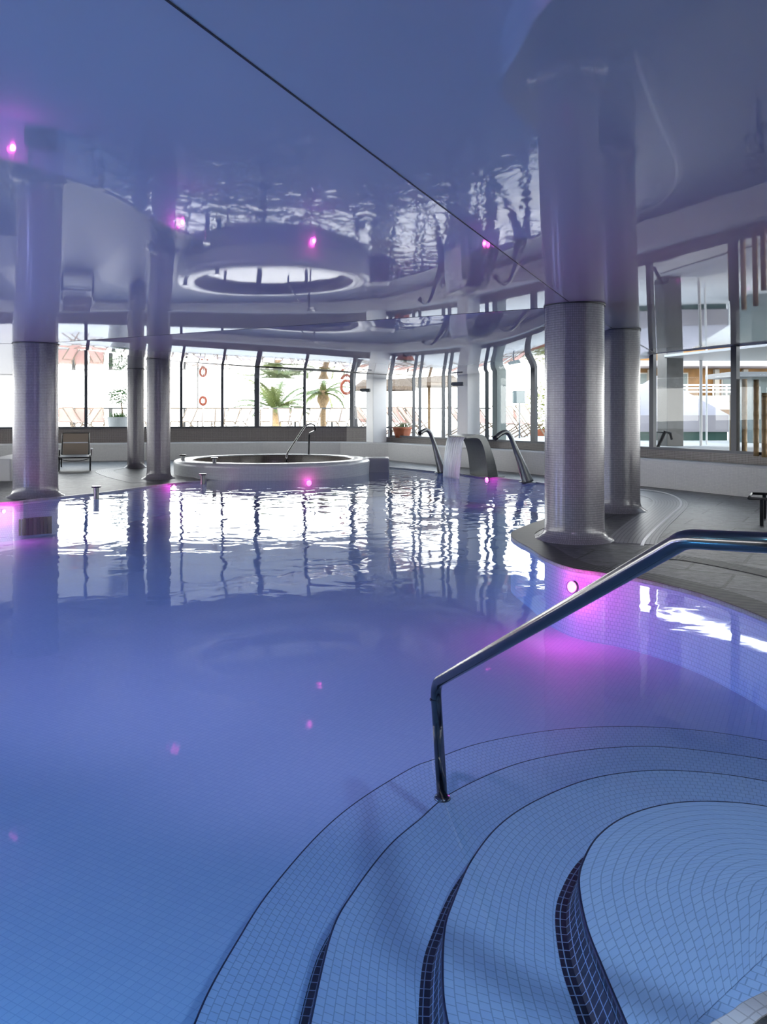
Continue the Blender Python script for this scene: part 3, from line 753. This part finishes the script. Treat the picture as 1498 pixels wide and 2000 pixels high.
def camera_unit(p, rz, label):
    o = thing('security_camera', label, 'security camera', p, rz, 'pillar cameras')
    b = BM(); tube(b, [(0,0,0),(0,-0.10,0.0)], 0.02, 8); obj('bracket', b, M['speaker'], o)
    b = BM(); box(b, (-0.08,-0.14,0.01), (0.30,0.10,0.10)); bevel_all(b,0.025,2); obj('housing', b, M['speaker'], o)
    b = BM(); tube(b, [(-0.23,-0.14,0.01),(-0.25,-0.14,0.01)], 0.04, 12); obj('lens', b, M['black'], o)
camera_unit(at(722,763,24.6), math.radians(-20), 'small grey camera on the white pillar at the bench corner')
camera_unit(at(903,751,20.65), math.radians(-20), 'small dark camera on the pillar behind the cascade')

# ------------------------------------------------------------------ outside the glass
b = BM(); sheet(b, [(-120,-40),(120,-40),(120,37.8),(-120,37.8)], [[(p[0]+(0.06 if p[0]>0 else -0.06),p[1]+0.06) for p in ROOM]], GZ)
struct(obj('floor_terrace', b, M['ground']))

def potted_tree():
    o = thing('potted_tree', 'small round-headed tree in a white ribbed planter outside the left glass', 'potted plant', Vector((at(232,830,27.0).x,27.0,GZ)))
    r = 0.37
    b = BM(); n = 40
    lathe(b, [(0.0,0.0),(r*0.78,0.0),(r*1.0,0.60),(r*1.04,0.64),(r*0.95,0.64),(r*0.9,0.56),(0,0.55)], n); obj('planter', b, M['pot'], o, smooth=False)
    b = BM(); grassy(b, 160, r*0.9, 0.55, 0.38); obj('trailing_grass', b, M['leaf'], o)
    b = BM(); tube(b, [(0.08,0,0.5),(0.12,0,0.85),(0.08,0,1.15)], [0.03,0.025,0.02], 8); obj('stem', b, M['trunk'], o)
    b = BM(); leafball(b, (0.04,0,1.33), 0.36, 420, 0.055, 0.85); obj('crown', b, M['leaf'], o)
potted_tree()

# railing at the sea side, each post a part
def sea_railing():
    o = thing('terrace_railing', 'thin grey railing along the sea side of the terrace', 'railing', (-4,37,GZ))
    b = BM(); tube(b, [(-16,0,1.02),(9,0,1.02)], 0.035, 8); obj('top_rail', b, M['rail_out'], o)
    b = BM(); tube(b, [(-16,0,0.15),(9,0,0.15)], 0.02, 6); obj('bottom_rail', b, M['rail_out'], o)
    for i in range(15):
        b = BM(); box(b, (-15.6+i*1.72,0,0.5), (0.16 if i<6 else 0.09,0.09,1.0)); obj('post', b, M['rail_out'], o)
sea_railing()

def deck_chair(mat):
    o = thing('deck_chair', '', 'deck chair')
    f = BM()
    for s in (-1,1):
        tube(f, [(s*0.27,-0.45,0.0),(s*0.27,0.35,1.0)], 0.022, 6)
        tube(f, [(s*0.24,0.40,0.0),(s*0.24,-0.35,0.42)], 0.022, 6)
    tube(f, [(-0.27,0.35,1.0),(0.27,0.35,1.0)], 0.02, 6); tube(f, [(-0.24,-0.35,0.42),(0.24,-0.35,0.42)], 0.02, 6)
    obj('frame', f, M['palewood'], o)
    b = BM(); n = 8
    g = [[b.verts.new((x*0.25, -0.34+0.68*j/n, 0.42+0.57*j/n-0.22*math.sin(PI*j/n)*(1-0.35*j/n))) for x in (-1,0,1)] for j in range(n+1)]
    for j in range(n):
        for i in range(2): b.faces.new((g[j][i],g[j][i+1],g[j+1][i+1],g[j+1][i]))
    obj('sling', b, mat, o, smooth=True)
    return o
dc0 = deck_chair(M['pinksling']); dc1 = deck_chair(M['palesling']); used_ = set()
def put_chair(px, d, rz, label, group):
    src = dc1 if 'long row' in label else dc0
    o = copy_tree(src) if src.name in used_ else src
    used_.add(src.name)
    o.location = ((px-CX)/F*d, d, GZ); o.rotation_euler.z = math.radians(rz); o['label'] = label; o['group'] = group
L1_ = 'coral deck chair on the terrace behind the thick left column and the potted tree'
for px, d, rz in ((126,33.0,18),(146,30.4,70),(156,33.5,8),(176,32.0,-35),(190,33.2,25)): put_chair(px, d, rz, L1_, 'coral deck chairs by the left glass')
for px, d in ((275,34.5),(344,35.2),(367,34.6),(385,35.3),(408,34.7),(426,35.1),(452,34.6),(474,35.2),(520,34.8),(556,35.0),(577,34.4),(612,35.2),(652,34.6),(672,35.0)):
    put_chair(px, d, random.uniform(-25,25), 'deck chair in the long row along the sea railing', 'deck chairs by the sea railing')
for px, d in ((706,31),(715,30.2),(769,29.0),(784,30.2),(798,28.4),(813,30.4)):
    put_chair(px, d, random.uniform(55,75), 'deck chair standing side-on behind the white pillar and terracotta bowl', 'side-on deck chairs behind the white pillar')
for px, d in ((896,27.5),(942,26.5),(988,25.5),(1012,26.8),(1034,25.0)):
    put_chair(px, d, random.uniform(40,70), 'deck chair beyond the glass behind the cascade pillar and right water jet', 'deck chairs behind the cascade')

# lamp posts, poles and rescue rings
def lamp_post(px, d, label):
    o = thing('lamp_post', label, 'lamp post', Vector(((px-CX)/F*d,d,GZ)))
    b = BM(); lathe(b, [(0.20,0),(0.20,0.08),(0.15,0.2),(0.11,0.8),(0.08,0.95),(0.10,1.0),(0.055,1.06),(0.05,3.6)], 20, cap=True); obj('post', b, M['black'], o, smooth=True)
    b = BM(); lathe(b, [(0.0,3.6),(0.12,3.62),(0.2,4.0),(0.06,4.15),(0,4.2)], 16); obj('lantern', b, M['whitemetal'], o)
lamp_post(692, 29.5, 'dark lamp post with a flared base outside the corner mullion')
def ring_stand(px, py, d, r, label, h=None):
    o = thing('rescue_ring_stand', label, 'rescue ring', Vector(((px-CX)/F*d,d,GZ)), 0, 'orange rescue rings on the terrace')
    zc = EYE-(py-HY)/F*d-GZ
    b = BM(); tube(b, [(0,0,0),(0,0,zc+r)], 0.022, 8); obj('pole', b, M['whitemetal'], o)
    b = BM(); tube(b, [(r*math.cos(2*PI*k/28),-0.06,zc+r*1.25*math.sin(2*PI*k/28)) for k in range(28)], 0.055, 8, closed=True); obj('ring', b, M['orange'], o, smooth=True)
    for k in range(4):
        pass
ring_stand(397, 783, 34, 0.13, 'orange rescue ring on a pole beyond the middle of the left glass')
ring_stand(677, 756, 30, 0.20, 'orange rescue ring partly behind the corner mullion')
def mast(px, d, h, label):
    b = BM(); tube(b, [(0,0,0),(0,0,h)], 0.028, 8); o = obj('flag_mast', b, M['rail_out'], loc=Vector(((px-CX)/F*d,d,GZ))); tag(o, label, 'mast')
mast(386, 36, 2.9, 'thin bare pole beside the rescue ring on the terrace')

# white stair handrail out on the terrace
o = thing('terrace_handrail', 'white tubular handrail on the terrace behind the whirlpool', 'handrail', Vector((at(490,836,31).x,31,GZ)))
pp = [at(447,840,30.5),at(505,800,30.5),at(513,795,30.6),at(527,795,30.8),at(530,801,30.8),at(530,842,30.8)]
b = BM(); tube(b, bend([p-o.location for p in pp],0.15,4), 0.035, 8); obj('rail_tube', b, M['whitemetal'], o)
b = BM(); tube(b, [at(572,795,30.8)-o.location, at(572,842,30.8)-o.location], 0.035, 8); obj('post', b, M['whitemetal'], o)

# palms
def palm(px, d, tr_h, tr_r, bulb, nf, L, label, droop=1.0):
    o = thing('palm_tree', label, 'palm tree', Vector(((px-CX)/F*d,d,GZ)))
    b = BM()
    if bulb: lathe(b, [(tr_r,0),(tr_r,tr_h*0.52),(tr_r*1.2,tr_h*0.56),(bulb,tr_h*0.68),(bulb*0.95,tr_h*0.75),(bulb*0.62,tr_h*0.92),(bulb*0.4,tr_h*1.06),(0.0,tr_h*1.1)], 16)
    else: lathe(b, [(tr_r*1.3,0),(tr_r*1.2,tr_h*0.5),(tr_r*0.9,tr_h),(0,tr_h*1.05)], 12)
    obj('trunk', b, M['trunk'], o, smooth=True)
    for i in range(nf):
        a = 2*PI*i/nf + random.uniform(-.25,.25); el = random.uniform(0.05,1.25) if not bulb else random.uniform(-0.1,0.75)
        Lf = L*random.uniform(0.8,1.1); b = BM(); P=[]
        hx, hy = math.cos(a), math.sin(a)
        for k in range(9):
            t = k/8; e = el - droop*1.1*t*t
            if k == 0: P.append(Vector((0,0,tr_h*(0.95 if not bulb else 0.86))))
            else: P.append(P[-1] + Vector((hx*math.cos(e),hy*math.cos(e),math.sin(e)))*Lf/8)
        tube(b, P, [0.03*(1-k/9) + 0.006 for k in range(9)], 5)
        side = Vector((-hy,hx,0))
        for k in range(2,26):
            t = k/26*8; i0 = min(7,int(t)); p = P[i0].lerp(P[i0+1], t-i0); dr = (P[i0+1]-P[i0]).normalized()
            ll = L*0.30*math.sin(PI*min(1,(k/26)*0.85+0.18))
            for s in (-1,1):
                tip = p + side*s*ll*0.75 + dr*ll*0.6 - Vector((0,0,ll*0.25))
                w_ = dr*0.022*L
                b.faces.new([b.verts.new(p-w_),b.verts.new(p+w_),b.verts.new(tip)])
        obj('frond', b, M['palm'], o)
palm(540, 40, 1.0, 0.2, 0, 19, 2.6, 'low spreading palm on the terrace right of the thick corner mullion', 0.9)
palm(631, 38, 2.05, 0.15, 0.30, 13, 1.9, 'palm with a bulbous tan trunk top standing beyond the glass', 1.4)

# thatched parasol
def thatch_parasol(px, d, label, zr=2.55, R=1.9):
    o = thing('thatched_parasol', label, 'parasol', Vector(((px-CX)/F*d,d,GZ)))
    b = BM(); tube(b, [(0,0,0),(0,0,zr-GZ+0.9)], 0.06, 10); obj('pole', b, M['trunk'], o)
    b = BM(); lathe(b, [(R,zr-GZ),(R*0.97,zr-GZ-0.14),(R*0.9,zr-GZ-0.03),(0.05,zr-GZ+0.75)], 28); lathe(b, [(R,zr-GZ),(0.05,zr-GZ+1.0)], 28)
    obj('thatch', b, M['thatch'], o)
thatch_parasol(752, 31.5, 'grey straw parasol whose rim shows round the white pillar', 2.5, 1.25)
thatch_parasol(838, 33.5, 'grey straw parasol farther right beyond the sliding doors', 2.72, 1.5)

# objects beyond the right-hand glass
o = thing('garden_hedge', 'yellow green hedge seen just left of the nearest column', 'hedge', Vector((at(1056,840,27).x+0.2,27,GZ)))
b = BM(); leafball(b, (0.1,0,0.9), 0.85, 1500, 0.07, 1.1); leafball(b, (0.8,0.4,0.8), 0.8, 900, 0.07, 1.0); obj('foliage', b, principled('yellow green leaves',(0.28,0.30,0.07),0.5,noise=0.4,nscale=6), o)
b = BM(); box(b, (0.3,0,0.1), (1.6,0.7,0.25)); obj('trough', b, M['terracotta'], o)
o = thing('glass_screen_panel', 'pale blue green panel on a thin stand beyond the right water jet', 'panel', Vector((at(1013,840,24).x,24,GZ)))
b = BM(); box(b, (0,0,1.25), (0.38,0.06,0.38)); bevel_all(b,0.01,1); obj('panel', b, M['greypanel'], o)
b = BM(); tube(b, [(0.03,0.04,0),(0.03,0.04,1.1)], 0.025, 8); obj('stand', b, M['speaker'], o)

# pale canvas pavilion
def pavilion(px, d, w_, z_e, z_a, z_v, label, dep=2.8):
    o = thing('canvas_pavilion', label, 'tent', Vector(((px-CX)/F*d,d+dep/2,GZ)))
    b = BM(); h = w_/2; k = dep/2
    c = [b.verts.new((sx*h,sy*k,z_e-GZ)) for sx,sy in ((-1,-1),(1,-1),(1,1),(-1,1))]; ap = b.verts.new((0,0,z_a-GZ))
    for i in range(4): b.faces.new((c[i],c[(i+1)%4],ap))
    obj('roof', b, M['canvas'], o)
    b = BM(); wallstrip(b, [(-h,-k),(h,-k),(h,k),(-h,k)], z_v-GZ, z_e-GZ, True); obj('valance', b, M['canvas'], o)
    b = BM(); wallstrip(b, [(-h+.05,-k+.05),(h-.05,-k+.05),(h-.05,k-.05),(-h+.05,k-.05)], 0, z_v-GZ, True); obj('side_panel', b, M['greenpanel'], o)
    for sx,sy in ((-1,-1),(1,-1),(1,1),(-1,1)):
        b = BM(); tube(b, [(sx*h,sy*k,0),(sx*h,sy*k,z_e-GZ)], 0.03, 8); obj('pole', b, M['whitemetal'], o)
    return o
pavilion(1316, 22.0, 3.1, 1.38, 2.55, 0.92, 'pale pink canvas pavilion with green lower sides behind the dark pillar')
b = BM(); tube(b, [(0,0,0),(0,0,2.4)], 0.025, 8); o = obj('slim_pole', b, M['whitemetal'], loc=Vector(((1380-CX)/F*19,19,GZ))); tag(o, 'slim white pole in front of the canvas pavilion', 'pole')

# flat white shade over the terrace beside the right glass
b = BM(); prism(b, [(6.05,17.1),(6.55,18.25),(16,18.25),(16,5),(10.9,5.2),(8.6,10.6),(7.2,13.6)], 2.63, 2.68)
o = thing('flat_shade', 'flat white shade canopy over the terrace beyond the right glass', 'canopy', (9.0,14.5,0))
q = obj('canopy', b, M['whitemetal'], o); q.location = -o.location
for x, y in ((7.2,18.0),(15.5,18.0),(15.5,6.0)):
    b = BM(); tube(b, [(x,y,GZ),(x,y,2.63)], 0.035, 8); q = obj('post', b, M['whitemetal'], o); q.location = -o.location

# orange timber building with balcony
def building():
    d = 38.0; o = thing('timber_building', 'orange timber building with white balcony behind the pavilion', 'building', Vector((at(1330,800,d).x,d,GZ)))
    X = lambda px: (px-CX)/F*d - o.location.x
    Z = lambda py: EYE-(py-HY)/F*d - GZ
    b = BM(); box(b, ((X(1200)+X(1560))/2,2.0,(Z(650)+0)/2), (X(1560)-X(1200),4.0,Z(650))); obj('wall', b, M['wood_orange'], o)
    b = BM(); box(b, ((X(1190)+X(1570))/2,-0.6,Z(715)), (X(1570)-X(1190),3.0,0.25)); obj('roof_edge', b, M['canvas'], o)
    b = BM(); box(b, ((X(1190)+X(1570))/2,-0.7,(Z(774)+Z(800))/2), (X(1570)-X(1190),1.4,Z(774)-Z(800))); obj('balcony_slab', b, M['cream'], o)
    bal = BM()
    for py in (754,760,767): tube(bal, [(X(1190),-1.35,Z(py)),(X(1570),-1.35,Z(py))], 0.045, 6)
    for k in range(16): tube(bal, [(X(1195+k*25),-1.35,Z(774)),(X(1195+k*25),-1.35,Z(754))], 0.035, 6)
    obj('balcony_railing', bal, M['whitemetal'], o)
    for a, c in ((1247,1264),(1327,1343),(1408,1430),(1468,1490)):
        b = BM(); box(b, ((X(a)+X(c))/2,-0.02,(Z(728)+Z(774))/2), (X(c)-X(a),0.12,Z(728)-Z(774))); wdw = obj('window', b, M['cream'], o)
        b = BM(); box(b, ((X(a)+X(c))/2,-0.09,(Z(730)+Z(773))/2), (X(c)-X(a)-0.12,0.04,Z(730)-Z(773)-0.05)); obj('pane', b, M['greypanel'], wdw)
    for a in (1264,1392,1448):
        b = BM(); box(b, (X(a)+0.12,-0.1,(Z(722)+Z(774))/2), (0.22,0.25,Z(722)-Z(774))); obj('pilaster', b, M['cream'], o)
building()
# bamboo poles in the gravel bed
b = BM(); sheet(b, [(6.0,17.2),(7.0,17.6),(12,12),(9.6,8.2),(7.3,13.05)], [], GZ+0.02); tag(obj('gravel_bed', b, M['gravel']), 'white gravel bed outside the right glass', 'gravel', kind='stuff')
for px, d, pt, lab in ((1428,14.3,782,'shortest bamboo pole, tucked beside the right mullion'),(1454,14.0,740,'tall bamboo pole just right of the right mullion'),
        (1477,13.6,754,'bamboo pole second from the right edge'),(1493,13.2,773,'bamboo pole at the very right edge of the picture')):
    zt = EYE-(pt-HY)/F*d
    o = thing('bamboo_pole', lab, 'bamboo pole', Vector(((px-CX)/F*d,d,GZ)), random.uniform(0,6), 'bamboo poles')
    b = BM(); pr=[]; h = zt-GZ; k=0; r0 = 0.045 if px != 1428 else 0.03
    while k*0.24 < h:
        z = k*0.24; pr += [(r0,z),(r0*0.97,z+0.11),(r0,min(h,z+0.225)),(r0*1.1,min(h,z+0.232))]; k += 1
    lathe(b, pr, 14, cap=True); obj('culm', b, M['bamboo'], o, smooth=True)
o = thing('reclining_frame', 'folded black chair frame outside by the dark pillar', 'chair', Vector((at(1301,880,16.2).x,16.4,GZ)))
b = BM(); tube(b, [(-0.12,0,0),(0.05,0,0.36),(0.16,0,0.32),(0.2,0,0.2)], 0.035, 8); tube(b, [(-0.22,0,0.36),(0.16,0,0.33)], 0.012, 6); obj('frame', b, M['black'], o)
# dark building block behind bamboo
o = thing('garden_kiosk', 'grey kiosk block behind the bamboo poles at right', 'kiosk', Vector((at(1480,800,20).x,20,GZ)))
b = BM(); box(b, (0.3,0.6,0.85), (0.9,1.2,1.7)); obj('body', b, M['greypanel'], o)
b = BM(); box(b, (0.0,0.5,1.72), (1.6,1.6,0.12)); obj('roof', b, M['speaker'], o)

# underwater grille in front of the thick left column
b = BM(); 
for k in range(9): box(b, (-0.22+k*0.055,0,0), (0.03,0.05,0.26))
box(b, (0,0.03,0), (0.55,0.02,0.28))
o = obj('underwater_grille', b, M['black'], loc=(-5.66,12.86,-0.42)); o.rotation_euler.z = math.radians(35); tag(o, 'dark ribbed grille under water below the thick left column', 'grille')
#EXT_END
# ------------------------------------------------------------------ pool lamps
def lamp(p, nrm, label, power, rad=0.06, colr=(1.0,0.06,0.46), pt=True):
    nrm = Vector(nrm).normalized()
    o = thing('underwater_lamp', label, 'pool light', p, 0, 'magenta underwater lamps')
    q = nrm.to_track_quat('Z','Y'); o.rotation_mode = 'QUATERNION'; o.rotation_quaternion = q
    bm = BM(); lathe(bm, [(0.0,0.02),(rad*0.7,0.018),(rad,0.006)], 24); obj('lens', bm, M['led'] if colr[0] > 0.9 else M['bluelens'], o)
    bm = BM(); lathe(bm, [(rad,0.012),(rad*1.10,0.012),(rad*1.12,-0.02)], 24); obj('bezel', bm, M['steel'], o)
    l = bpy.data.lights.new('lamp_beam','POINT' if pt else 'AREA'); l.energy = power; l.color = colr
    if pt: l.shadow_soft_size = 0.04
    else: l.shape='DISK'; l.size=rad*2
    lo = bpy.data.objects.new('lamp_beam', l); C.objects.link(lo); lo.parent = o
    lo.location = (0,0,0.12 if pt else 0.03); lo.rotation_euler = (PI,0,0)
lamp((1.66,6.98,-0.13), (-0.75,-0.6,0.1), 'magenta underwater lamp glowing below the nearest column', 17, 0.05)
lamp((-1.62,17.22,-0.09), (0.42,-0.9,0.0), 'magenta lamp at the waterline of the whirlpool wall', 4)
lamp((2.30,17.62,-0.06), (-0.85,-0.6,0.0), 'magenta lamp at the waterline below the steel cascade', 4)
lamp((-4.22,15.95,-0.08), (0.85,-0.5,0.0), 'magenta lamp below the deck corner near the slim columns', 4)
lamp((-5.96,12.46,-0.13), (0.8,-0.6,0.0), 'magenta lamp below the thick left column', 16, 0.035)

BL = (0.50,0.50,1.0)
def fill_pool_lamp(p, tgt, power, BL=BL):  # blue lamps added out of view to light the pool floor and ceiling
    lamp(p, Vector(tgt)-Vector(p), 'unseen blue underwater lamp added on the pool wall to brighten the basin', power, 0.09, BL, False)
def fill_downlight(x, y, power, colr=(0.50,0.74,1.0), aim=None):  # ceiling lamps added out of view to brighten steps and water
    z = zQ(x,y) if -(Vector((x,y))-S1a).dot(S1n) > 0 else zP(x,y)
    o = thing('added_ceiling_lamp', 'unseen round ceiling lamp added to brighten the pool', 'added light', (x,y,z-0.01), 0, 'added ceiling lamps')
    b = BM(); lathe(b, [(0.10,-0.012),(0.13,-0.012),(0.135,0.01)], 28); obj('rim', b, M['whitemetal'], o)
    b = BM(); lathe(b, [(0.0,-0.004),(0.10,-0.004)], 24); obj('lens', b, M['lens'], o)
    if aim:
        l = bpy.data.lights.new('fill_downlight','SPOT'); l.spot_size=math.radians(62); l.spot_blend=1.0; l.shadow_soft_size=0.1
    else:
        l = bpy.data.lights.new('fill_downlight','AREA'); l.shape='DISK'; l.size=0.2
    l.energy=power; l.color=colr
    lo = bpy.data.objects.new('lamp_beam', l); C.objects.link(lo); lo.parent=o; lo.location=(0,0,-0.03)
    if aim: lo.rotation_euler = (Vector(aim)-Vector((x,y,z))).to_track_quat('-Z','Y').to_euler()
M['lens'] = emis('downlight lens', (0.62,0.76,1.0), 8.0)
LAMPS = True
fill_pool_lamp((-1.5,1.33,-0.3),(-1.0,6,-0.45),12,(0.12,0.58,1.0)); fill_pool_lamp((-4.6,1.65,-0.3),(-2.5,6.5,-0.45),24,(0.12,0.58,1.0)); fill_pool_lamp((-8.1,4.1,-0.3),(-4,7,-0.45),170)
fill_pool_lamp((-9.2,8.0,-0.3),(-5,9,-0.45),170)
for x,y,e_ in ((1.5,1.2,41),(-0.9,1.1,10),(-3.2,1.0,6)): fill_downlight(x,y,e_,(0.55,0.78,1.0) if x > 0 else (0.22,0.72,1.0))
fill_downlight(-1.6,1.9,430,(0.86,0.66,1.0),(-2.2,8.0,0)); fill_downlight(-0.3,1.6,430,(0.92,0.66,1.0),(-0.3,6.2,0))  # aimed spots added as fill for the mid pool
# ------------------------------------------------------------------ camera, world, view
cam = bpy.data.cameras.new('camera'); co = bpy.data.objects.new('camera', cam); C.objects.link(co)
co.location = (0,0,EYE); co.rotation_euler = (PI/2,0,0)
cam.sensor_width = 36; cam.lens = F/2000*36; cam.shift_y = -(1000-HY)/2000; cam.clip_start = 0.05
bpy.context.scene.camera = co
w = bpy.data.worlds.new('world'); bpy.context.scene.world = w; w.use_nodes = True
t = w.node_tree; bg = t.nodes['Background']
tc = N_(t,'ShaderNodeTexCoord'); sx = N_(t,'ShaderNodeSeparateXYZ'); t.links.new(tc.outputs['Generated'], sx.inputs[0])
rp = N_(t,'ShaderNodeValToRGB'); rp.color_ramp.elements[0].position = 0.10; rp.color_ramp.elements[1].position = 0.5
rp.color_ramp.elements[0].color = (1.0,0.97,0.95,1); rp.color_ramp.elements[1].color = (0.20,0.25,0.32,1)
t.links.new(sx.outputs['Z'], rp.inputs[0]); t.links.new(rp.outputs[0], bg.inputs[0]); bg.inputs[1].default_value = 11.0
sc = bpy.context.scene
sc.view_settings.view_transform = 'Standard'; sc.view_settings.look = 'None'; sc.view_settings.gamma = 1; sc.view_settings.exposure = 0.0
sc.view_settings.use_curve_mapping = False
sc.render.engine = 'CYCLES'
sc.cycles.use_denoising = True
sc.cycles.use_adaptive_sampling = True; sc.cycles.adaptive_threshold = 0.08; sc.cycles.adaptive_min_samples = 20
sc.cycles.max_bounces = 7; sc.cycles.glossy_bounces = 6; sc.cycles.diffuse_bounces = 3; sc.cycles.transparent_max_bounces = 12; sc.cycles.transmission_bounces = 4
sc.cycles.sample_clamp_indirect = 6.0; sc.cycles.caustics_reflective = False
